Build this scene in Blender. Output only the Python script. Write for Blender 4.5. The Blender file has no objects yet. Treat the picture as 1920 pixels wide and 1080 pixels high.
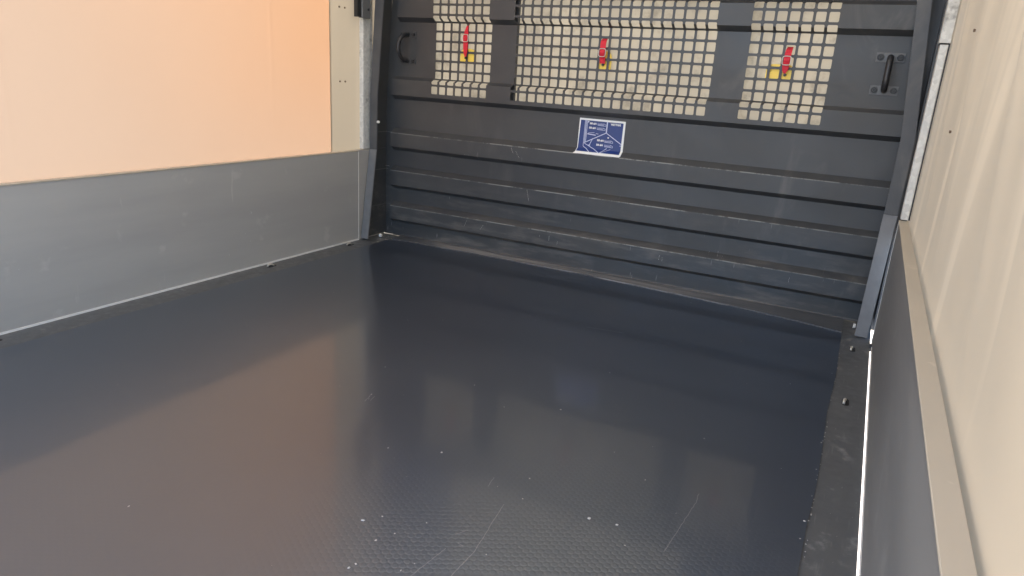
import bpy, bmesh, math, random
from mathutils import Vector, Matrix
random.seed(7)
scene = bpy.context.scene
COL = scene.collection
R = math.radians

# ---------------------------------------------------------------- camera
cd = bpy.data.cameras.new('camera'); cam = bpy.data.objects.new('camera', cd); COL.objects.link(cam)
r_ = Vector((0.88607912, 0.45949546, 0.06105497)); u_ = Vector((-0.18602335, 0.23185488, 0.95479769)); w_ = Vector((-0.42456931, 0.85738395, -0.29091865))
M3 = Matrix((r_, u_, -w_)).transposed()
cam.matrix_world = Matrix.Translation((2.01359, -2.61580, 0.75447)) @ M3.to_4x4()
cd.sensor_width = 36; cd.lens = 24.4315; cd.clip_start = .02; cd.clip_end = 900
scene.camera = cam

# ---------------------------------------------------------------- sky and sun
SUN_FROM = Vector((-.80, .22, .62)).normalized()        # towards the sun: left of the truck, a little ahead
elev = math.asin(SUN_FROM.z); azim = math.atan2(SUN_FROM.x, SUN_FROM.y)
wd = bpy.data.worlds.new('World'); scene.world = wd; wd.use_nodes = True
wn = wd.node_tree; bg = wn.nodes['Background']; sk = wn.nodes.new('ShaderNodeTexSky')
sk.sky_type = 'NISHITA'; sk.sun_disc = False; sk.sun_elevation = elev; sk.sun_rotation = azim; sk.air_density = .8; sk.dust_density = 3.0
wn.links.new(sk.outputs[0], bg.inputs[0]); bg.inputs[1].default_value = .15
sd = bpy.data.lights.new('sun', 'SUN'); sd.energy = 2.0; sd.angle = R(.5); sd.color = (1, .955, .90)
sun = bpy.data.objects.new('sun', sd); COL.objects.link(sun)
sun.rotation_euler = SUN_FROM.to_track_quat('Z', 'Y').to_euler(); sun.location = (0, 0, 8)

vs = scene.view_settings; vs.view_transform = 'Standard'; vs.look = 'None'; vs.gamma = 1; vs.exposure = 2.80
scene.cycles.max_bounces = 12; scene.cycles.diffuse_bounces = 7; scene.cycles.transmission_bounces = 8; scene.cycles.glossy_bounces = 4

# ---------------------------------------------------------------- materials
class NT:
    def __init__(s, name):
        s.m = bpy.data.materials.new(name); s.m.use_nodes = True; s.t = s.m.node_tree
        s.b = s.t.nodes['Principled BSDF']; s.out = s.t.nodes['Material Output']
        s.tc = s.t.nodes.new('ShaderNodeNewGeometry'); s.pos = s.tc.outputs['Position']
    def n(s, ty, **k):
        x = s.t.nodes.new(ty)
        for a, v in k.items(): setattr(x, a, v)
        return x
    def l(s, a, b): s.t.links.new(a, b)
    def val(s, inp, v):
        if hasattr(v, 'is_output') or isinstance(v, bpy.types.NodeSocket): s.l(v, inp)
        else: inp.default_value = v
    def math(s, op, a, b=0., c=0.):
        x = s.n('ShaderNodeMath', operation=op); s.val(x.inputs[0], a); s.val(x.inputs[1], b); s.val(x.inputs[2], c); return x.outputs[0]
    def mapping(s, scale=(1, 1, 1), loc=(0, 0, 0), rot=(0, 0, 0)):
        x = s.n('ShaderNodeMapping'); x.inputs['Scale'].default_value = scale; x.inputs['Location'].default_value = loc; x.inputs['Rotation'].default_value = rot
        s.l(s.pos, x.inputs['Vector']); return x.outputs[0]
    def noise(s, scale, detail=4, rough=.55, vec=None, dist=0.):
        x = s.n('ShaderNodeTexNoise'); x.inputs['Scale'].default_value = scale; x.inputs['Detail'].default_value = detail
        x.inputs['Roughness'].default_value = rough; x.inputs['Distortion'].default_value = dist
        s.l(vec if vec is not None else s.pos, x.inputs['Vector']); return x.outputs['Fac']
    def ramp(s, f, lo, hi, a=0., b=1.):
        x = s.n('ShaderNodeMapRange', interpolation_type='SMOOTHSTEP'); s.val(x.inputs[0], f)
        for i, v in zip((1, 2, 3, 4), (lo, hi, a, b)): x.inputs[i].default_value = v
        return x.outputs[0]
    def mix(s, f, a, b):
        x = s.n('ShaderNodeMix', data_type='RGBA'); s.val(x.inputs[0], f)
        for i, v in ((6, a), (7, b)):
            if isinstance(v, tuple): x.inputs[i].default_value = (*v, 1)
            else: s.l(v, x.inputs[i])
        return x.outputs[2]
    def xyz(s):
        x = s.n('ShaderNodeSeparateXYZ'); s.l(s.pos, x.inputs[0]); return x.outputs
    def bump(s, h, strength=.3, dist=.001, prev=None):
        x = s.n('ShaderNodeBump'); x.inputs['Strength'].default_value = strength; x.inputs['Distance'].default_value = dist
        s.l(h, x.inputs['Height'])
        if prev is not None: s.l(prev, x.inputs['Normal'])
        return x.outputs[0]
    def set(s, base=None, rough=None, metal=None, spec=None, normal=None, coat=None, coatr=None):
        for k, v in (('Base Color', base), ('Roughness', rough), ('Metallic', metal), ('Specular IOR Level', spec), ('Normal', normal), ('Coat Weight', coat), ('Coat Roughness', coatr)):
            if v is None: continue
            if isinstance(v, tuple): s.b.inputs[k].default_value = (*v, 1)
            else: s.val(s.b.inputs[k], v)
        return s.m

def seg_mask(t, segs, width):
    """1 on thin line segments (x0,y0,x1,y1) of the floor plane"""
    X, Y, Z = t.xyz(); tot = None
    wob = t.math('MULTIPLY', t.math('SUBTRACT', t.noise(60, 2), .5), .004)
    for x0, y0, x1, y1 in segs:
        dx, dy = x1-x0, y1-y0; L = math.hypot(dx, dy); dx /= L; dy /= L
        a = t.math('SUBTRACT', X, x0); b = t.math('SUBTRACT', Y, y0)
        al = t.math('ADD', t.math('MULTIPLY', a, dx), t.math('MULTIPLY', b, dy))
        ac = t.math('ADD', t.math('SUBTRACT', t.math('MULTIPLY', a, dy), t.math('MULTIPLY', b, dx)), wob)
        m = t.ramp(t.math('ABSOLUTE', ac), width*.35, width, 1, 0)
        m = t.math('MULTIPLY', m, t.math('MULTIPLY', t.math('GREATER_THAN', al, 0), t.math('LESS_THAN', al, L)))
        tot = m if tot is None else t.math('MAXIMUM', tot, m)
    return tot

SCR = [(1.4965, -1.8626, 1.5071, -1.7777), (1.5495, -1.83, 1.5517, -1.7627), (1.5517, -1.7627, 1.5302, -1.6156), (1.4773, -1.5816, 1.4716, -1.5479),
       (1.5006, -1.7389, 1.514, -1.7167), (1.8249, -1.5909, 1.8379, -1.4132), (1.8379, -1.4132, 1.8356, -1.38), (1.5164, -1.7557, 1.5283, -1.7581),
       (1.05, -1.40, 1.058, -1.43), (1.045, -1.385, 1.052, -1.41), (1.06, -1.395, 1.066, -1.42), (1.30, -.62, 1.42, -.60)]

def mat_floor():
    t = NT('phenolic_floor'); X, Y, Z = t.xyz()
    k = 2*math.pi/(.0125*math.sqrt(3)/2); tot = None
    for a in (0, 60, 120):
        v = t.math('COSINE', t.math('ADD', t.math('MULTIPLY', X, k*math.cos(R(a))), t.math('MULTIPLY', Y, k*math.sin(R(a)))))
        tot = v if tot is None else t.math('ADD', tot, v)
    hexa = t.ramp(tot, -1.3, .2)
    wav = t.noise(3.2, 3)
    near = t.ramp(t.math('SQRT', t.math('ADD', t.math('POWER', t.math('SUBTRACT', X, 1.70), 2), t.math('POWER', t.math('ADD', Y, 1.80), 2))), .18, .55, 1, .12)
    n1 = t.bump(t.math('MULTIPLY', hexa, near), .8, .00024); n1 = t.bump(wav, .10, .004, n1)
    scr = seg_mask(t, SCR, .0011); fine = t.noise(1, 3, .6, t.mapping((260, 7, 1), rot=(0, 0, .5))); fine = t.math('MULTIPLY', t.ramp(fine, .70, .78), .25)
    dirt = t.ramp(t.noise(2.1, 5), .42, .75)
    base = t.mix(dirt, (.0175, .0225, .035), (.025, .030, .042))
    scr = t.math('MULTIPLY', scr, .6); base = t.mix(scr, base, (.16, .15, .155)); base = t.mix(t.math('MULTIPLY', fine, .3), base, (.12, .12, .12))
    rough = t.math('ADD', t.ramp(t.noise(5, 5), .3, .75, .06, .095), t.math('MULTIPLY', scr, .4))
    t.b.inputs['Coat IOR'].default_value = 1.5; t.b.inputs['IOR'].default_value = 2.2; t.b.inputs['Specular Tint'].default_value = (.78, .90, 1., 1); t.l(n1, t.b.inputs['Coat Normal'])
    return t.set(base, .36, spec=.5, normal=n1, coat=.65, coatr=rough)

def mat_black_frame():
    t = NT('worn_black_steel')
    n = t.noise(30, 6, .65); big = t.noise(6, 4)
    f = t.ramp(n, .50, .72); f = t.math('MULTIPLY', f, t.ramp(big, .4, .62))
    streak = t.ramp(t.noise(1, 4, .6, t.mapping((120, 9, 50))), .60, .74)
    base = t.mix(f, (.088, .089, .085), (.20, .195, .18)); base = t.mix(t.math('MULTIPLY', streak, .4), base, (.20, .195, .18))
    return t.set(base, t.ramp(n, .3, .7, .34, .52), spec=.5, normal=t.bump(n, .25, .001))

def mat_flash():
    t = NT('scuffed_flashing'); X, Y, Z = t.xyz()
    s = t.noise(1, 5, .65, t.mapping((4, 160, 160)))
    x_in = t.math('MULTIPLY', t.ramp(X, .15, .5), t.ramp(X, 1.15, 1.9, 1, .12))
    m = t.math('MULTIPLY', t.ramp(s, .38, .60), x_in)
    base = t.mix(m, (.066, .070, .073), (.30, .29, .275))
    return t.set(base, .36, normal=t.bump(s, .4, .001))

EDGE = [.143, .308, .477]
def mat_headboard(name='anthracite_paint', wear=True, base0=(.046, .048, .0495), base1=(.062, .0615, .058)):
    t = NT(name); X, Y, Z = t.xyz()
    n = t.noise(3, 5, .6, t.mapping((1, 1, 1.6))); fine = t.noise(220, 2)
    base = t.mix(t.ramp(n, .35, .7), base0, base1)
    smear = t.ramp(t.noise(2.2, 5, .6, t.mapping((2.6, 1, 1), rot=(0, R(-38), 0)), .8), .54, .72)
    smear = t.math('MULTIPLY', smear, t.ramp(X, 1.3, 1.95, .22, .8))
    base = t.mix(smear, base, (.125, .118, .105))
    if wear:
        tot = None
        brk = t.noise(1, 5, .7, t.mapping((14, 1, 1)))
        for i, z in enumerate(EDGE):
            d = t.ramp(t.math('ABSOLUTE', t.math('SUBTRACT', Z, z)), .0006, .0026, 1, 0)
            d = t.math('MULTIPLY', d, t.ramp(brk, .36 + .02*i, .56))
            tot = d if tot is None else t.math('MAXIMUM', tot, d)
        tot = t.math('MULTIPLY', tot, t.ramp(t.math('ABSOLUTE', t.math('SUBTRACT', X, 1.15)), .3, 1.0, .85, .35))
        sc = t.ramp(t.noise(1, 2, .5, t.mapping((75, 1, 11))), .70, .76)
        sc = t.math('MULTIPLY', sc, t.ramp(Z, .05, .6, .8, .0))
        dust = t.math('MULTIPLY', t.ramp(Z, .0, .40, .8, 0), t.ramp(t.noise(1, 5, .65, t.mapping((5, 14, 26))), .45, .75))
        base = t.mix(tot, base, (.33, .33, .30)); base = t.mix(sc, base, (.30, .29, .27)); base = t.mix(dust, base, (.16, .145, .125))
    return t.set(base, t.ramp(n, .3, .7, .34, .52), spec=.5, normal=t.bump(fine, .08, .0006, t.bump(t.noise(6, 3), .35, .006)))

def mat_alu(name, c0, c1, rough=.45, metal=.0):
    t = NT(name)
    n = t.noise(1, 4, .6, t.mapping((2, .8, 6))); f = t.noise(1, 3, .6, t.mapping((90, 2, 90)))
    blot = t.ramp(t.noise(9, 4), .62, .72); ver = t.ramp(t.noise(1, 2, .5, t.mapping((30, 30, 5))), .70, .80)
    base = t.mix(t.ramp(n, .3, .7), c0, c1); base = t.mix(t.math('MULTIPLY', blot, .25), base, tuple(min(1, x*1.5) for x in c1))
    base = t.mix(t.math('MULTIPLY', ver, .35), base, tuple(min(1, x*1.6) for x in c1))
    return t.set(base, t.ramp(n, .3, .7, rough-.05, rough+.08), metal, normal=t.bump(f, .1, .0006))

def mat_galv():
    t = NT('galvanised_steel'); v = t.n('ShaderNodeTexVoronoi'); v.inputs['Scale'].default_value = 90; t.l(t.pos, v.inputs['Vector'])
    sep = t.n('ShaderNodeSeparateColor'); t.l(v.outputs['Color'], sep.inputs[0])
    n = t.noise(25, 5); base = t.mix(sep.outputs[0], (.56, .55, .50), (.70, .69, .63)); base = t.mix(t.ramp(n, .6, .75), base, (.30, .29, .26))
    return t.set(base, t.ramp(sep.outputs[1], 0, 1, .38, .52), .12)

def mat_tarp(name, dif, tra, mixf, var=.06, vscale=(1.2, 1.2, .8), warm=None, grime=0., streak=0.):
    t = NT(name); n = t.noise(1, 4, .55, t.mapping(vscale)); weave = t.noise(400, 1)
    c = lambda k, s: tuple(min(1, x*s) for x in k)
    dc = t.mix(n, c(dif, 1-var), c(dif, 1+var)); tcl = t.mix(n, c(tra, 1-var), c(tra, 1+var))
    if warm:                                             # orange backlight glow put into the translucent colour towards the front corner
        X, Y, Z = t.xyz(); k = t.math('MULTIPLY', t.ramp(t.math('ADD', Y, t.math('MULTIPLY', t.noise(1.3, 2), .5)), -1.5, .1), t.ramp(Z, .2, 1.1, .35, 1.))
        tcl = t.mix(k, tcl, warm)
    if streak:                                           # paler stretched streaks, slightly leaning
        q = t.ramp(t.noise(1, 3, .5, t.mapping((1, 6.5, .55), rot=(R(9), 0, 0)), .4), .53, .66); q = t.math('MULTIPLY', q, streak)
        dc = t.mix(q, dc, c(dif, 1.24)); tcl = t.mix(q, tcl, c(tra, 1.2))
    if grime:
        g = t.math('MULTIPLY', t.ramp(t.noise(11, 5, .65), .5, .72), grime); dc = t.mix(g, dc, c(dif, .45)); tcl = t.mix(g, tcl, c(tra, .6))
    d = t.n('ShaderNodeBsdfPrincipled'); t.l(dc, d.inputs['Base Color']); d.inputs['Roughness'].default_value = .42; d.inputs['Specular IOR Level'].default_value = .35
    tr = t.n('ShaderNodeBsdfTranslucent'); t.l(tcl, tr.inputs['Color'])
    b = t.bump(weave, .05, .0005); t.l(b, d.inputs['Normal'])
    m = t.n('ShaderNodeMixShader'); m.inputs[0].default_value = mixf; t.l(d.outputs[0], m.inputs[1]); t.l(tr.outputs[0], m.inputs[2]); t.l(m.outputs[0], t.out.inputs[0])
    return t.m

def simple(name, c, rough=.5, metal=0., var=.12, scale=40, spec=.5):
    t = NT(name); n = t.noise(scale, 4)
    return t.set(t.mix(n, tuple(x*(1-var) for x in c), tuple(min(1, x*(1+var)) for x in c)), t.ramp(n, .3, .7, rough-.05, rough+.06), metal, spec)

M = dict(
    floor=mat_floor(), frame=mat_black_frame(), flash=mat_flash(), board=mat_headboard(), post=mat_headboard('post_paint', False, (.058, .060, .063), (.085, .085, .085)),
    shoe=simple('primer_grey', (.165, .162, .155), .5, 0, .22, 30),
    side=mat_alu('grey_aluminium', (.355, .338, .305), (.405, .385, .342)), side_r=mat_alu('shaded_grey_aluminium', (.150, .147, .138), (.185, .180, .166)), cap=mat_alu('dusty_cap', (.40, .345, .26), (.46, .40, .305), .5), edge=simple('bare_aluminium', (.80, .77, .70), .45, .1),  # side and side_r: one aluminium, darker right copy carries the shade in its colour
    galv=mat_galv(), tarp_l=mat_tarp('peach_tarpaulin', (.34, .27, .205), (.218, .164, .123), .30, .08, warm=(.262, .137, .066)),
    tarp_r=mat_tarp('beige_tarpaulin', (.50, .405, .28), (.54, .43, .295), .25, .08, vscale=(1, 4, .9), streak=.8), flap=mat_tarp('double_tarpaulin', (.44, .375, .275), (.42, .36, .27), .08, .04, vscale=(1, 9, .5)),
    roof=mat_tarp('roof_tarpaulin', (.60, .57, .51), (.50, .47, .41), .38, .04), front=mat_tarp('cream_tarpaulin', (.40, .35, .26), (.375, .33, .24), .22, .12, vscale=(5, 5, 6), grime=.8),
    blue=mat_tarp('blue_tarpaulin', (.06, .09, .20), (.13, .19, .42), .4, .05), red=simple('red_webbing', (.62, .012, .03), .6, 0, .12, 200), buckle=simple('buckle_metal', (.62, .56, .50), .35, .5),
    yellow=simple('yellow_plastic', (1., .66, .10), .45), blackp=simple('black_plastic', (.022, .022, .023), .35), bolt=simple('dark_bolt', (.03, .03, .03), .4, .3), plate=simple('handle_plate', (.115, .117, .115), .42, 0, .1),
    blue_s=simple('sticker_blue', (.010, .036, .175), .35, 0, .06, 20), white_s=simple('sticker_white', (.86, .86, .80), .4, 0, .05), print=simple('sticker_print', (.62, .65, .80), .4, 0, .05), ground=simple('concrete', (.44, .40, .34), .85, 0, .15, 3),
    chip=simple('paint_chips', (.48, .46, .42), .7, 0, .3, 90), eye=simple('zinc_bar', (.62, .57, .48), .35, .6), dark=simple('dark_hole', (.012, .012, .012), .8), rivet=simple('eyelet', (.16, .11, .075), .5, .4))

# ---------------------------------------------------------------- helpers
def link(o): COL.objects.link(o); return o
def mesh_obj(name, bm, m, parent=None, smooth=False):
    bmesh.ops.recalc_face_normals(bm, faces=bm.faces)
    me = bpy.data.meshes.new(name); bm.to_mesh(me); bm.free()
    me.materials.append(M[m])
    if smooth:
        for p in me.polygons: p.use_smooth = True
    o = link(bpy.data.objects.new(name, me)); o.parent = parent
    return o
def tag(o, label, cat, group=None):
    o['label'] = label; o['category'] = cat
    if group: o['group'] = group
    return o
def thing(name, label, cat, group=None):
    return tag(link(bpy.data.objects.new(name, None)), label, cat, group)
def box(bm, x0, x1, y0, y1, z0, z1, bev=0.):
    r = bmesh.ops.create_cube(bm, size=1, matrix=Matrix.Translation(((x0+x1)/2, (y0+y1)/2, (z0+z1)/2)) @ Matrix.Diagonal((x1-x0, y1-y0, z1-z0, 1)))
    if bev:
        es = list({e for v in r['verts'] for e in v.link_edges})
        bmesh.ops.bevel(bm, geom=es, offset=bev, segments=2, affect='EDGES', profile=.5)
def bxo(name, m, b, parent=None, bev=0.):
    bm = bmesh.new(); box(bm, *b, bev); return mesh_obj(name, bm, m, parent)
def prism(bm, pts, axis, a, b):
    """extrude polygon pts (2-D) along axis from a to b"""
    def P(p, t): return {'x': (t, p[0], p[1]), 'y': (p[0], t, p[1]), 'z': (p[0], p[1], t)}[axis]
    A = [bm.verts.new(P(p, a)) for p in pts]; B = [bm.verts.new(P(p, b)) for p in pts]
    bm.faces.new(A); bm.faces.new(B[::-1])
    for i in range(len(pts)): bm.faces.new((A[i], B[i], B[(i+1) % len(pts)], A[(i+1) % len(pts)]))
def tube(bm, path, rad, seg=10, cap=True):
    path = [Vector(p) for p in path]; rings = []
    for i, p in enumerate(path):
        d = (path[min(i+1, len(path)-1)] - path[max(i-1, 0)]).normalized()
        a = d.orthogonal().normalized() if i == 0 else (prev - prev.dot(d)*d).normalized(); prev = a
        b = d.cross(a); rr = rad[i] if isinstance(rad, (list, tuple)) else rad
        rings.append([bm.verts.new(p + rr*(math.cos(2*math.pi*k/seg)*a + math.sin(2*math.pi*k/seg)*b)) for k in range(seg)])
    for A, B in zip(rings, rings[1:]):
        for k in range(seg): bm.faces.new((A[k], A[(k+1) % seg], B[(k+1) % seg], B[k]))
    if cap: bm.faces.new(rings[0][::-1]); bm.faces.new(rings[-1])
def cyl(bm, c, axis, r, h, seg=12):
    rot = {'z': Matrix(), 'y': Matrix.Rotation(R(90), 4, 'X'), 'x': Matrix.Rotation(R(90), 4, 'Y')}[axis]
    bmesh.ops.create_cone(bm, cap_ends=True, segments=seg, radius1=r, radius2=r*.86, depth=h, matrix=Matrix.Translation(c) @ rot)
def loft(bm, secs):
    """closed sections, each a list of 3-D points"""
    V = [[bm.verts.new(p) for p in s] for s in secs]; n = len(V[0])
    for A, B in zip(V, V[1:]):
        for k in range(n): bm.faces.new((A[k], A[(k+1) % n], B[(k+1) % n], B[k]))
    bm.faces.new(V[0][::-1]); bm.faces.new(V[-1])
def grid(bm, us, vsq, f):
    V = [[bm.verts.new(f(u, v)) for u in us] for v in vsq]
    for j in range(len(vsq)-1):
        for i in range(len(us)-1): bm.faces.new((V[j][i], V[j][i+1], V[j+1][i+1], V[j+1][i]))
def lin(a, b, n): return [a + (b-a)*i/(n-1) for i in range(n)]

W = 2.1243; YB = -2.56; H = .40

# ---------------------------------------------------------------- ground outside
bm = bmesh.new(); grid(bm, lin(-300, 300, 3), lin(-300, 300, 3), lambda x, y: (x, y, -.95))
g = mesh_obj('ground', bm, 'ground'); g['kind'] = 'structure'

# ---------------------------------------------------------------- floor
bm = bmesh.new()
fl = [(.105, -.052), (.57, -.046), (1.0, -.038), (1.39, -.062), (1.71, -.085), (1.9, -.112), (2.031, -.140)]
prism(bm, [(.108, YB)] + [(2.034 + .003*math.sin(i*1.7), YB + (-.2-YB)*i/14) for i in range(14)] + fl[::-1], 'z', -.018, 0)
o = mesh_obj('floor', bm, 'floor'); o['kind'] = 'structure'
bm = bmesh.new(); prism(bm, [(x, y-.002) for x, y in fl] + [(2.031, .02), (.105, .02)], 'z', .0003, .003)
flash = mesh_obj('front_flashing', bm, 'flash'); tag(flash, 'scuffed metal strip where the shiny floor meets the foot of the ribbed headboard', 'metal strip')

def side_frame(label, x0, x1, eyes, xe):
    t = thing('floor_frame', label, 'floor frame', 'steel frames along the floor edges')
    bxo('frame_plate', 'frame', (x0, x1, YB, .050, -.008, -.003), t)
    if eyes:
        for y in eyes:
            bm = bmesh.new(); pts = [(xe + .009*math.cos(a), y + (.013 if math.sin(a) > 0 else -.013) + .009*math.sin(a)) for a in [i*math.pi/6 for i in range(12)]]
            prism(bm, pts, 'z', -.0028, -.0020); e = mesh_obj('lashing_slot', bm, 'dark', t)
            bm = bmesh.new(); tube(bm, [(xe-.004, y-.017, -.002), (xe-.004, y-.014, .0035), (xe-.004, y-.004, .0055), (xe-.002, y+.006, .0035), (xe-.001, y+.012, -.002)], .0033, 8)
            mesh_obj('lashing_bar', bm, 'eye', e, True)
    return t
side_frame('black steel frame strip between shiny floor and peach-lit left dropside', -.004, .112, (-.262, -.722, -1.70), .036)
side_frame('worn black steel frame strip between shiny floor and right dropside', 2.029, W-.0052, (-.288, -.735), 2.070)

# ---------------------------------------------------------------- dropsides
def side_board(label, s, x):
    """s=-1 left (board lies towards -x), +1 right"""
    t = thing('dropside', label, 'dropside', 'dropsides of the cargo bed')
    xs = sorted((x, x + s*.022)); ye = -.157
    def X(a, b): return sorted((x + s*a, x + s*b))
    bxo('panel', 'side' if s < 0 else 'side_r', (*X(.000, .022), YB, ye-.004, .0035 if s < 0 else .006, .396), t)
    bxo('top_cap', 'cap', (*X(-.0015, .0245), YB, ye, .3965, .4005), t, .0008)
    bxo('end_strip', 'edge', (*X(-.001, .020), ye-.0035, ye-.0005, .004, .3955), t)
    bxo('bottom_strip', 'edge', (*(X(-.0045, .010) if s < 0 else X(-.002, .010)), YB, ye-.005, -.0024 if s < 0 else .001, .0030 if s < 0 else .005), t)
    return t
bl = side_board('grey aluminium dropside under the bright peach tarpaulin', -1, 0.)
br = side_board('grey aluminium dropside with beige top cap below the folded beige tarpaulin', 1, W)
o = bxo('hinge_block', 'blackp', (W-.007, W+.004, -.245, -.215, -.012, .0055), br, .001)

# ---------------------------------------------------------------- headboard
hb = thing('headboard', 'dark grey ribbed steel headboard with three square-hole mesh windows and two grab handles', 'headboard')
D = .028
prof = [(0, D-.004), (.006, D), (.066, D), (.0835, 0), (.143, 0), (.163, D), (.2255, D), (.243, 0), (.308, 0), (.326, D), (.399, D), (.417, 0), (.477, 0), (.497, D), (.626, D), (.644, 0),
        (.711, 0), (.724, D), (.951, D), (.969, 0), (1.040, 0), (1.055, D), (1.105, D)]
arc = [0.]
for a, b in zip(prof, prof[1:]): arc.append(arc[-1] + math.hypot(b[0]-a[0], b[1]-a[1]))
s658 = next(arc[i] for i in range(len(prof)) if prof[i] == (.644, 0)) + (.660-.644)
def at_s(s):
    for i in range(len(arc)-1):
        if s <= arc[i+1] + 1e-9:
            k = (s-arc[i])/(arc[i+1]-arc[i]); return (prof[i][0] + k*(prof[i+1][0]-prof[i][0]), prof[i][1] + k*(prof[i+1][1]-prof[i][1]))
    return prof[-1]
PIT, HOLE = .0401, .0312
rows = [(s658 + i*.0399, s658 + i*.0399 + HOLE) for i in range(11)]
cols = []
for x0, n in ((.2678, 7), (.6545, 20), (1.5636, 7)): cols += [(x0 + i*PIT, x0 + i*PIT + HOLE) for i in range(n)]
ins = .0028                                                   # rounded hole corners
su = sorted(set([round(v, 5) for v in arc] + [round(v, 5) for r in rows for v in r]))
su = [v for i, v in enumerate(su) if i == 0 or v - su[i-1] > 1e-4]
xu = sorted(set([.055, .10, .20, .62, 1.50, 1.95, 2.100] + [round(v, 5) for c in cols for v in c]))
def xlim(x, z):                                               # the board narrows above .64
    k = max(0, z-.64)*.085
    if x < .06: return x + k
    if x > 2.05: return x - k
    return x
bm = bmesh.new(); V = {}
def vert(x, s):
    key = (round(x, 5), round(s, 5))
    if key not in V:
        z, y = at_s(s); V[key] = bm.verts.new((xlim(x, z), y, z))
    return V[key]
hole = lambda x, s: any(a < x < b for a, b in cols) and any(a < s < b for a, b in rows)
for s0, s1 in zip(su, su[1:]):
    for x0, x1 in zip(xu, xu[1:]):
        if hole((x0+x1)/2, (s0+s1)/2): continue
        bm.faces.new((vert(x0, s0), vert(x1, s0), vert(x1, s1), vert(x0, s1)))
# small corner gussets round the holes
for (x0, x1) in cols:
    for (s0, s1) in rows:
        for xa, dx in ((x0, ins), (x1, -ins)):
            for sa, ds in ((s0, ins), (s1, -ins)):
                pts = [vert(xa, sa)]
                for p, q in ((xa+dx, sa), (xa, sa+ds)):
                    z, y = at_s(q); pts.append(bm.verts.new((p, y, z)))
                bm.faces.new(pts)
for f in bm.faces: pass
me = bpy.data.meshes.new('corrugated_panel'); bmesh.ops.recalc_face_normals(bm, faces=bm.faces); bm.to_mesh(me); bm.free(); me.materials.append(M['board'])
pan = link(bpy.data.objects.new('corrugated_panel', me)); pan.parent = hb
sm = pan.modifiers.new('thick', 'SOLIDIFY'); sm.thickness = .0022; sm.offset = 0
for xe, x0, x1 in ((.055, .001, .057), (2.100, 2.098, 2.122)):
    bm = bmesh.new(); zs = [(z, y) for z, y in prof]
    for s0 in range(len(zs)-1): pass
    a = [bm.verts.new((xlim(xe, z), y, z)) for z, y in zs]; b = [bm.verts.new((xlim(xe, z), D+.001, z)) for z, y in zs]
    for i in range(len(a)-1): bm.faces.new((a[i], a[i+1], b[i+1], b[i]))
    mesh_obj('rib_end', bm, 'board', hb)
    bm = bmesh.new(); loft(bm, [[(x0 + k*(1 if x0 < 1 else -1), D+.0015, z), (x1 + k*(1 if x0 < 1 else -1), D+.0015, z), (x1 + k*(1 if x0 < 1 else -1), D+.005, z), (x0 + k*(1 if x0 < 1 else -1), D+.005, z)] for z, k in ((0, 0), (.64, 0), (1.105, .0395))])
    mesh_obj('end_plate', bm, 'board', hb)
# rear stiffeners behind the solid fields
for xa, xb in ((.105, .235), (.552, .655), (1.459, 1.553), (1.852, 1.99)):
    bxo('rear_stiffener', 'post', (xa, xb, D+.004, D+.018, .60, 1.10), hb)
bxo('top_rail', 'post', (.085, 2.040, -.012, D+.028, 1.106, 1.150), hb, .004)
# posts : path of sections (z, x0, x1, yfront)
def post(secs, parent, m='post', name='post', yb=.030):
    bm = bmesh.new(); L = secs[0][1] < 1
    def sec(z, x0, x1, yf):                              # open channel: face towards the bed, web on the outer side
        return [(x0, yf, z), (x1, yf, z), (x1, yf+.009, z), (x0, yf+.009, z)]
    loft(bm, [sec(*q) for q in secs])
    wb = bmesh.new(); wx = lambda x0, x1: (x0, x0+.006) if L else (x1-.006, x1)
    loft(wb, [[(wx(x0, x1)[0], yf+.0095, z), (wx(x0, x1)[1], yf+.0095, z), (wx(x0, x1)[1], yb, z), (wx(x0, x1)[0], yb, z)] for z, x0, x1, yf in secs])
    bmesh.ops.recalc_face_normals(bm, faces=bm.faces)
    es = [e for e in bm.edges if abs((e.verts[0].co-e.verts[1].co).z) > .05]
    bmesh.ops.bevel(bm, geom=es, offset=.0018, segments=2, affect='EDGES')
    o = mesh_obj(name, bm, m, parent); mesh_obj('web', wb, 'board', o); return o  # web in the darker board paint stands in for shade inside the channel
post([(.404, .002, .0415, -.085), (.64, .003, .044, -.084), (1.15, .034, .081, -.080)], hb)
post([(.402, 2.0805, 2.121, -.082), (.64, 2.0815, 2.1225, -.080), (1.15, 2.036, 2.075, -.076)], hb)
o = post([(.006, .004, .043, -.150), (.4035, .002, .042, -.088)], hb, 'shoe', 'post_foot')
o = post([(.003, 2.0705, 2.109, -.156), (.4015, 2.0795, 2.1210, -.085)], hb, 'shoe', 'post_foot'); o['label'] = 'lighter grey sloping foot with scuffed bottom'
for x in (.048, 2.066):
    bm = bmesh.new(); cyl(bm, (x, -.06, .008), 'x', .009, .008, 10); mesh_obj('foot_bolt', bm, 'edge', hb)
bm = bmesh.new(); cyl(bm, (.0445, -.0795, .525), 'x', .006, .006, 12); bmesh.ops.create_icosphere(bm, subdivisions=2, radius=.006, matrix=Matrix.Translation((.048, -.0795, .525))); mesh_obj('hinge_pin', bm, 'edge', hb, True)
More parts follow.
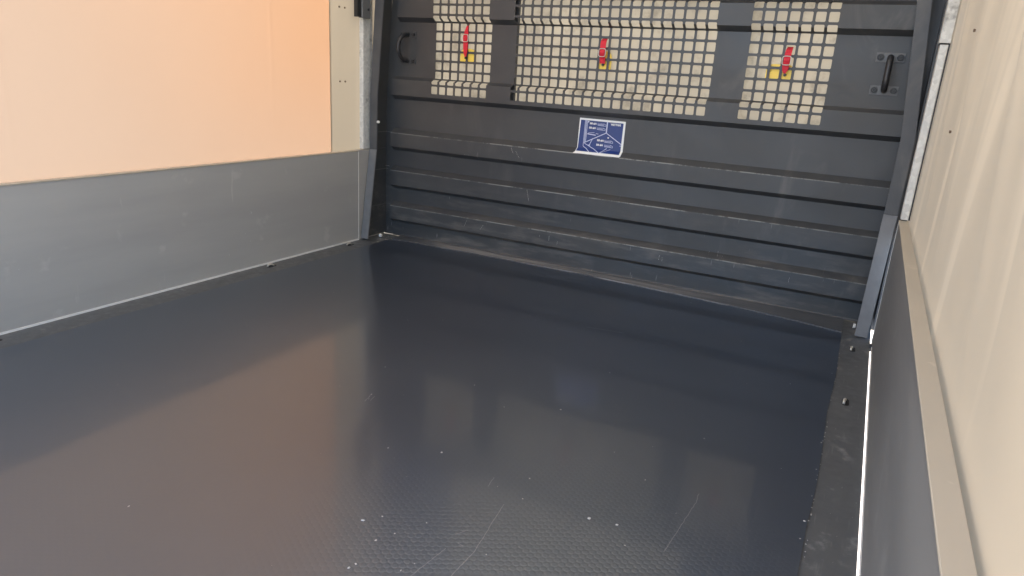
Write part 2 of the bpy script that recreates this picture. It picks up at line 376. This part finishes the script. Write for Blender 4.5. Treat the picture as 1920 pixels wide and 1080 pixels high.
# base crumbs at the corner
# grab handles
def handle(x, z0, z1, out, rad, plates):
    bm = bmesh.new(); y = D
    path = [(x, y, z0), (x, y-out*.35, z0+.001), (x, y-out*.8, z0+.008), (x, y-out, z0+.024)] + [(x, y-out, z0 + .024 + (z1-z0-.048)*k/4) for k in (1, 2, 3)] + [(x, y-out, z1-.024), (x, y-out*.8, z1-.008), (x, y-out*.35, z1-.001), (x, y, z1)]
    tube(bm, path, rad, 12); h = mesh_obj('grab_handle', bm, 'blackp', hb, True)
    for z in (z0, z1):
        pl = bxo('mounting_plate', 'plate', (x-.042, x+.042, y-.0052, y-.0012, z-.015, z+.015), h, .001)
        for dx in (-.029, .029):
            bm = bmesh.new(); cyl(bm, (x+dx, y-.0085, z), 'y', .0105, .007, 12); cyl(bm, (x+dx, y-.0135, z), 'y', .0055, .004, 6); mesh_obj('bolt', bm, 'bolt', h)
    return h
handle(2.006, .784, .886, .046, .0098, True)
# left handle : the same bow seen from the side
def bow(x, z0, z1, out, rad):
    bm = bmesh.new(); zc = (z0+z1)/2; hh = (z1-z0)/2
    tube(bm, [(x, D - out*math.sin(a)**.8, zc - hh*math.cos(a)) for a in [math.pi*k/14 for k in range(15)]], rad, 10)
    h = mesh_obj('grab_handle', bm, 'blackp', hb, True)
    for z in (z0, z1):
        bxo('mounting_plate', 'board', (x-.040, x+.040, D-.0052, D-.0012, z-.014, z+.014), h, .001)
        for dx in (-.028, .028):
            bm = bmesh.new(); cyl(bm, (x+dx, D-.0085, z), 'y', .008, .007, 12); mesh_obj('bolt', bm, 'bolt', h)
bow(.126, .790, .900, .078, .0088)

bm = bmesh.new()
for x0, y0, z0, x1, y1, z1 in [(0.7584, 0.0, 0.3068, 0.7722, 0.0, 0.2569), (0.7769, 0.0164, 0.3186, 0.7843, 0.0, 0.2608), (0.8095, 0.0, 0.1301, 0.8032, 0.0173, 0.0726), (0.8324, 0.0, 0.1244, 0.8297, 0.0024, 0.082), (0.4734, 0.0, 0.1333, 0.4637, 0.0, 0.1054), (0.5582, 0.0, 0.1244, 0.5433, 0.0, 0.1007), (1.3501, 0.0, 0.1249, 1.3443, 0.0013, 0.0827), (1.3615, 0.0, 0.1183, 1.3616, 0.0, 0.1011), (1.5301, 0.028, 0.167, 1.5303, 0.0, 0.137), (1.5633, 0.028, 0.1726, 1.5659, 0.0, 0.1391), (1.5825, 0.028, 0.1634, 1.5815, 0.0055, 0.1469), (0.6742, 0.0, 0.4701, 0.6832, 0.0, 0.4491), (0.695, 0.0, 0.4591, 0.7145, 0.0, 0.4304), (1.3118, 0.0, 0.4295, 1.3082, 0.0151, 0.4073), (0.8767, 0.0, 0.1268, 0.8762, 0.0, 0.1038), (0.6552, 0.0024, 0.082, 0.6456, 0.0277, 0.0617), (0.9148, 0.0, 0.1101, 0.9138, 0.0, 0.0939), (0.0108, 0.0222, 0.3223, 0.035, 0.0225, 0.3224), (1.0699, 0.0246, 0.0105, 1.0689, 0.024, -0.0011), (1.8287, 0.0, 0.1235, 1.8284, 0.0, 0.1034), (1.2416, 0.0252, 0.0191, 1.2414, 0.0242, 0.0036), (0.446, 0.0, 0.4179, 0.4728, 0.0, 0.4184)]:
    w = random.uniform(.0006, .0013); n = 3
    for k in range(n):                                   # broken, slightly wandering scratch
        a, b = k/n + .03, (k+1)/n - random.uniform(0, .12); j = random.uniform(-.0006, .0006)
        A = Vector((x0 + (x1-x0)*a + j, y0 + (y1-y0)*a - .0013, z0 + (z1-z0)*a)); B = Vector((x0 + (x1-x0)*b + j, y0 + (y1-y0)*b - .0013, z0 + (z1-z0)*b))
        d = (B-A).normalized(); nn = Vector((-d.z, 0, d.x))*w
        f = [bm.verts.new(q) for q in (A-nn*.5, B-nn*.2, B+nn*.3, A+nn*.6)]; g2 = [bm.verts.new(v.co + Vector((0, -.0003, 0))) for v in f]
        bm.faces.new(g2)
        for i in range(4): bm.faces.new((f[i], f[(i+1) % 4], g2[(i+1) % 4], g2[i]))
o = mesh_obj('scratch_marks', bm, 'chip', hb); o['kind'] = 'stuff'

# ---------------------------------------------------------------- corner posts
t = thing('corner_post', 'pale galvanised corner post standing on the right dropside beside the beige tarpaulin', 'post')
bxo('lower_tube', 'galv', (2.1262, 2.1475, -.170, -.120, .404, .918), t, .002)
bxo('upper_sleeve', 'galv', (2.1225, 2.1515, -.172, -.118, .921, 1.95), t, .002)
bxo('joint_collar', 'dark', (2.1250, 2.1490, -.1705, -.1195, .917, .922), t)
bxo('rear_plate', 'post', (2.070, 2.152, .032, .040, -.02, 1.95), t)
bxo('front_plate', 'post', (2.122, 2.152, -.048, -.040, .02, 1.95), t, .001)
bxo('side_plate', 'post', (2.1235, 2.1265, -.040, .031, .02, 1.95), t)
bxo('seal_strip', 'blackp', (2.1480, 2.1515, -.169, -.125, .404, .9205), t)
t = thing('corner_post', 'slim corner post with a grey steel hinge bracket, beside the left headboard post', 'post')
bxo('lower_tube', 'galv', (-.030, -.006, -.118, -.055, .404, 1.95), t, .002)
bxo('rear_plate', 'side', (-.022, -.001, -.1575, .03, -.02, .4015), t, .001)
b = bxo('hinge_bracket', 'plate', (-.006, .018, -.152, -.098, .950, 1.30), t, .003)
bxo('bracket_edge', 'bolt', (-.0055, .0125, -.178, -.1525, .952, 1.30), b)
for z in (.985, 1.03):
    bm = bmesh.new(); cyl(bm, (.0195, -.115, z), 'x', .005, .004, 8); mesh_obj('rivet', bm, 'dark', b)

# ---------------------------------------------------------------- tarpaulins
def wall_sheet(name, x, y0, y1, z0, z1, m, amp, ny=120, nz=30, side=1, folds=None, gain=1.):
    bm = bmesh.new()
    def f(y, z):
        q = 0
        for (yc, w, a, lean) in folds or []:
            q += a*math.exp(-((y - yc - lean*(z-.9))/w)**2)
        q += amp*(math.sin(2.2*y + .8*z) + .5*math.sin(5.3*y - 1.3*z + 1))
        env = min(1, max(0, (z-z0-.05)/.55))
        return (x + side*q*env*gain, y, z)
    grid(bm, lin(y0, y1, ny), lin(z0, z1, nz), f)
    o = mesh_obj(name, bm, m, None, True)
    return o
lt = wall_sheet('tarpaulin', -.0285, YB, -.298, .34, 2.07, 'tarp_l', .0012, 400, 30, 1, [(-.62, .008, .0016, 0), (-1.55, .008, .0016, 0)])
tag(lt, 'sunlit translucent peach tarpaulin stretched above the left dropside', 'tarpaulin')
ft = wall_sheet('tarpaulin', -.0262, -.306, .085, .34, 2.07, 'flap', .0006, 24, 20)
tag(ft, 'narrow beige doubled tarpaulin strip with small eyelets at the left front corner', 'tarpaulin')
for z in (.69, .982, 1.27, 1.56):
    for dy in (-.0165, .0165):
        bm = bmesh.new(); cyl(bm, (-.0247, -.229+dy, z), 'x', .0042, .003, 10); mesh_obj('eyelet', bm, 'rivet', ft)
random.seed(3)
folds = []
for yc, w, a, ln in [(-.60, .05, .006, .12), (-.86, .035, -.004, .16), (-1.02, .07, .009, .26), (-1.34, .10, -.008, .30), (-1.50, .045, .006, .42), (-1.82, .12, .010, .30), (-2.2, .10, -.008, .3)]:
    folds.append((yc, w, a, ln))
rt = wall_sheet('tarpaulin', W+.0315, YB, .085, .34, 2.07, 'tarp_r', .0015, 520, 60, -1, folds, 1.9)
tag(rt, 'softly creased beige tarpaulin along the right side above the dropside cap', 'tarpaulin')
for y, z in ((-.80, .697), (-.80, .905), (-.80, 1.10)):
    bm = bmesh.new(); cyl(bm, (W+.0290, y, z), 'x', .0034, .004, 10); mesh_obj('eyelet', bm, 'rivet', rt)
bm = bmesh.new(); grid(bm, lin(-.03, W+.03, 30), lin(YB, .10, 60), lambda x, y: (x, y, 2.06 + .05*math.sin(math.pi*(x+.03)/(W+.06)) + .006*math.sin(y*9)))
o = mesh_obj('roof_tarpaulin', bm, 'roof', None, True); tag(o, 'pale tarpaulin roof stretched over the whole cargo bed', 'tarpaulin')
bm = bmesh.new(); grid(bm, lin(-.03, W+.03, 160), lin(-.03, 2.07, 90), lambda x, z: (x, .0585 + .003*math.sin(x*21 + math.sin(z*9)) + .003*math.sin(z*17 + 2*math.sin(x*5)), z))
fw = mesh_obj('tarpaulin', bm, 'front', None, True); tag(fw, 'cream tarpaulin sheet seen through the square holes of the headboard', 'tarpaulin')
for x0, x1 in ((-.028, .42), (1.60, W+.028)):
    bxo('blue_border', 'blue', (x0, x1, .046, .0495, 1.155, 2.05), fw)

# ---------------------------------------------------------------- red straps
def strap(label, x, ztop, zbot, tilt, tip, zb, tabs):
    t = thing('buckled_strap', label, 'strap', 'red straps looped through the headboard mesh')
    def ribbon(name, pts, w, m, parent, wl=None):
        bm = bmesh.new(); secs = []
        for i, (xx, y, z) in enumerate(pts):
            ww = (w if wl is None else wl[i])/2; secs.append([(xx-ww, y-.0009, z), (xx+ww, y-.0009, z), (xx+ww, y+.0009, z), (xx-ww, y+.0009, z)])
        loft(bm, secs); return mesh_obj(name, bm, m, parent)
    zt = ztop; n = 9; pts = []
    for i in range(n):
        k = i/(n-1); z = zt + (zbot-zt)*k
        y = .050 if k < .02 else (.020 if k < .85 else (.020 if tip != 'flat' else .022))
        if i == 1: y = .024
        y -= .004*math.sin(math.pi*k)
        pts.append((x + tilt*(k-.5), min(y, .042), z))
    wl = [.0185, .021, .021, .021, .021, .021, .021, .018, .006] if tip == 'taper' else [.022]*9
    if tip == 'gather': wl = [.005, .010, .016, .021, .021, .022, .021, .017, .006]
    ribbon('webbing', pts, .022, 'red', t, wl)
    bm = bmesh.new(); hw, hh = .0140, .0145; c = Vector((x + tilt*((zb-zt)/(zbot-zt)-.5), .010, zb)); loop = []
    for a in range(16):
        th = 2*math.pi*a/16; p = 4.
        loop.append(c + Vector((hw*abs(math.cos(th))**(2/p)*math.copysign(1, math.cos(th)), 0, hh*abs(math.sin(th))**(2/p)*math.copysign(1, math.sin(th)))))
    tube(bm, loop + [loop[0], loop[1]], .0016, 6, False); bk = mesh_obj('buckle', bm, 'buckle', t, True)
    ribbon('keeper', [(c.x, .0130, zb+.012), (c.x, .0095, zb), (c.x, .0130, zb-.012)], .019, 'red', bk)
    for (x0, x1, z0, z1) in tabs:
        bm = bmesh.new(); rr = min((x1-x0), (z1-z0))*.45
        pts = [(x0, z0), (x1, z0), (x1, z1-rr)] + [(x1-rr+rr*math.cos(a), z1-rr+rr*math.sin(a)) for a in (R(22), R(45), R(68))] + [(x1-rr, z1), (x0+rr, z1)] + [(x0+rr-rr*math.sin(a), z1-rr+rr*math.cos(a)) for a in (R(22), R(45), R(68))] + [(x0, z1-rr)]
        prism(bm, pts, 'y', .0335, .0395); mesh_obj('yellow_tab', bm, 'yellow', t)
    bm = bmesh.new(); cyl(bm, (x + tilt*.5 + .002, .022, zbot-.004), 'y', .0055, .008, 10); mesh_obj('end_clip', bm, 'bolt', t)
    return t
strap('red strap with metal buckle bunched at its top, in the left mesh window', .4225, .956, .820, -.004, 'gather', .894, [(.388, .462, .800, .853)])
strap('straight flat red strap with ring buckle in the wide middle mesh window', 1.0300, .917, .822, .002, 'flat', .861, [(1.010, 1.061, .800, .868)])
strap('slanting red strap with square buckle in the right mesh window', 1.6950, .908, .820, -.004, 'taper', .862, [(1.630, 1.722, .800, .850)])

# ---------------------------------------------------------------- lashing sticker
sx, sz, sw, sh = .9520, .4790, .1960, .135
st = thing('lashing_sticker', 'blue white-edged load lashing diagram sticker below the middle mesh window', 'sticker')
YS = D - .0016
def flat(name, pts, y, th, m, parent):
    bm = bmesh.new(); prism(bm, pts, 'y', y-th, y); return mesh_obj(name, bm, m, parent)
def S(u, v): return (sx + u*sw, sz + v*sh)       # u right, v up, 0..1
out = [(-.012, -.006), (.02, .035), (.03, 1), (.045, 1.005), (.99, .998), (1.0, .985), (.995, .03), (.975, .0), (.6, -.006)]
back = flat('white_backing', [S(*p) for p in out], YS, .0006, 'white_s', st)
inn = [(.034, .060), (.058, .950), (.958, .942), (.950, .062)]
blue = flat('blue_field', [S(*p) for p in inn], YS-.0008, .0004, 'blue_s', st)
def stroke(bm, a, b, w):
    A, B = Vector(S(*a)), Vector(S(*b)); d = (B-A).normalized(); n = Vector((-d.y, d.x))*w*.62
    prism(bm, [tuple(A-n), tuple(B-n), tuple(B+n), tuple(A+n)], 'y', YS-.0019, YS-.0014)
bm = bmesh.new()
for a, b, w in [((.155, .96), (.150, .29), .0015), ((.178, .96), (.172, .30), .0022), ((.205, .95), (.195, .33), .0016), ((.15, .29), (.62, .635), .0022), ((.62, .635), (.625, .955), .0036), ((.62, .635), (.96, .345), .0022),
                ((.155, .30), (.53, .05), .0018), ((.150, .29), (.150, .20), .0014), ((.150, .20), (.33, .05), .0016), ((.345, .45), (.275, .225), .0018), ((.255, .245), (.300, .245), .0024), ((.53, .05), (.66, .20), .0018),
                ((.56, .07), (.74, .18), .0010), ((.925, .305), (.96, .315), .0022), ((.22, .565), (.40, .545), .0026), ((.235, .59), (.37, .615), .0012), ((.40, .59), (.455, .585), .0014), ((.24, .93), (.205, .88), .0020), ((.205, .93), (.235, .90), .0022)]:
    stroke(bm, a, b, w)
def lorry(u, v, k=1.):
    for i in range(5): stroke(bm, (u + .025*i*k, v + .052), (u + .025*i*k, v - .005), .0008)
    stroke(bm, (u, v-.014), (u+.175*k, v-.022), .0012); stroke(bm, (u, v+.012), (u+.115*k, v+.010), .0009)
    stroke(bm, (u+.12*k, v+.045), (u+.175*k, v+.015), .0011); stroke(bm, (u+.175*k, v+.015), (u+.175*k, v-.02), .0011); stroke(bm, (u+.125*k, v+.045), (u+.125*k, v-.02), .0009)
for u, v in ((.425, .845), (.415, .725), (.60, .385), (.605, .255)): lorry(u, v)
mesh_obj('printed_drawing', bm, 'print', blue)
def text(body, u, v, size, parent, m='white_s', name='lettering', sxx=1.0):
    c = bpy.data.curves.new('tmp', 'FONT'); c.body = body; c.size = size; c.extrude = .0001; c.offset = .0004
    tmp = bpy.data.objects.new('tmp', c); COL.objects.link(tmp)
    me = bpy.data.meshes.new_from_object(tmp.evaluated_get(bpy.context.evaluated_depsgraph_get())); bpy.data.objects.remove(tmp)
    me.transform(Matrix.Diagonal((sxx, 1, 1, 1))); me.transform(Matrix.Rotation(R(90), 4, 'X')); p = S(u, v); me.transform(Matrix.Translation((p[0], YS-.0021, p[1])))
    me.materials.clear(); me.materials.append(M[m]); o = link(bpy.data.objects.new(name, me)); o.parent = parent; return o
for u, v in ((.255, .845), (.245, .722), (.44, .385), (.43, .255)): text('500 daN', u, v, .0098, blue, sxx=.82)
text('WESTTRANS', .70, .86, .0108, blue, sxx=.66)
text('30', .655, .49, .0060, blue)

bpy.context.view_layer.update()
for o in [back] + [blue] + list(blue.children):                # the sticker's lower edge follows the slope of the rib
    bm = bmesh.new(); bm.from_mesh(o.data)
    bmesh.ops.bisect_plane(bm, geom=bm.verts[:] + bm.edges[:] + bm.faces[:], plane_co=(0, 0, .4985), plane_no=(0, 0, 1))
    for v in bm.verts:
        if v.co.z < .4985: v.co.y -= (.4985 - v.co.z)*1.38
    bm.to_mesh(o.data); bm.free()

# ---------------------------------------------------------------- loose dirt
def chips(name, pts, f, nrm, base=.0022):
    bm = bmesh.new()
    for a, b, s in pts:
        n = random.choice((4, 5, 6)); ang0 = random.uniform(0, 6); el = random.uniform(.5, 1.); ro = random.uniform(0, 3)
        low, top = [], []
        for k in range(n):
            an = ang0 + 2*math.pi*k/n; rr = base*s*random.uniform(.6, 1.15); px, py = rr*math.cos(an), rr*el*math.sin(an)
            px, py = px*math.cos(ro)-py*math.sin(ro), px*math.sin(ro)+py*math.cos(ro)
            low.append(bm.verts.new(f(a+px, b+py, .0001))); top.append(bm.verts.new(f(a+px*.7, b+py*.7, .0005*s + random.uniform(0, .0003))))
        bm.faces.new(top)
        for k in range(n): bm.faces.new((low[k], low[(k+1) % n], top[(k+1) % n], top[k]))
    o = mesh_obj(name, bm, 'chip'); o['kind'] = 'stuff'; return o
FL = [(0.898, -0.844, 1), (0.975, -1.243, 1), (1.226, -1.204, 1.3), (1.233, -1.571, 1.2), (1.335, -1.525, 1.6), (1.346, -1.269, 1), (1.465, -1.204, 1.3), (1.344, -1.791, 2.4), (1.366, -1.764, 1), (1.397, -1.822, 1.2), (1.407, -1.885, 1.6), (1.404, -1.898, 2), (1.533, -1.513, 1.2), (1.731, -1.562, 1.8), (1.682, -1.571, 2), (1.489, -0.925, 1), (1.523, -0.139, 1.2), (2.027, -1.362, 1.6), (1.795, -1.15, 1), (0.981, -1.974, 1.4), (0.441, -0.834, 0.8), (1.049, -1.393, 1.2), (1.058, -1.415, 1), (1.93, -0.704, 1), (1.476, -1.86, 1.2), (1.572, -1.756, 1), (1.731, -1.391, 0.8), (1.413, -1.791, 1), (2.026, -0.55, 1), (2.033, -0.822, 1), (2.031, -1.015, 1.2), (2.031, -1.149, 1.2), (2.032, -1.264, 1.3), (2.026, -1.423, 1.2), (1.552, -1.582, 0.8), (0.81, -0.91, 0.7), (1.755, -0.442, 0.7), (1.442, -1.738, 0.8)]
FL += [(random.uniform(.2, 2.0), random.uniform(-2.3, -.1), random.uniform(.25, .6)) for _ in range(70)]
o = chips('floor_crumbs', FL, lambda a, b, h: (a, b, h), 'z', .0019); o['label'] = 'pale crumbs and paint flecks scattered on the dark floor'
FL2 = [(random.uniform(2.034, 2.038), random.uniform(-2.4, -.25), random.uniform(.5, 1.1)) for _ in range(60)] + [(random.uniform(.05, .13), random.uniform(-.10, -.02), random.uniform(.6, 2.0)) for _ in range(26)] + [(random.uniform(2.04, 2.115), random.uniform(-2.4, -.2), random.uniform(.2, .6)) for _ in range(50)]
chips('edge_crumbs', FL2, lambda a, b, h: (a, b, h+.0004), 'z', .0019)['label'] = 'pale crumbs caught along the floor edges'
BL = [(-0.776, 0.209, 2.0), (-0.809, 0.135, 1.2), (-0.887, 0.069, 1.6), (-1.594, 0.167, 1.0), (-0.471, 0.193, .7), (-1.064, 0.119, .7), (-0.785, 0.103, 0.8), (-.777, .214, 1.2)]
chips('dropside_flecks', BL, lambda a, b, h: (.0002+h, a, b), 'x', .0026)['label'] = 'white flecks stuck to the left dropside'
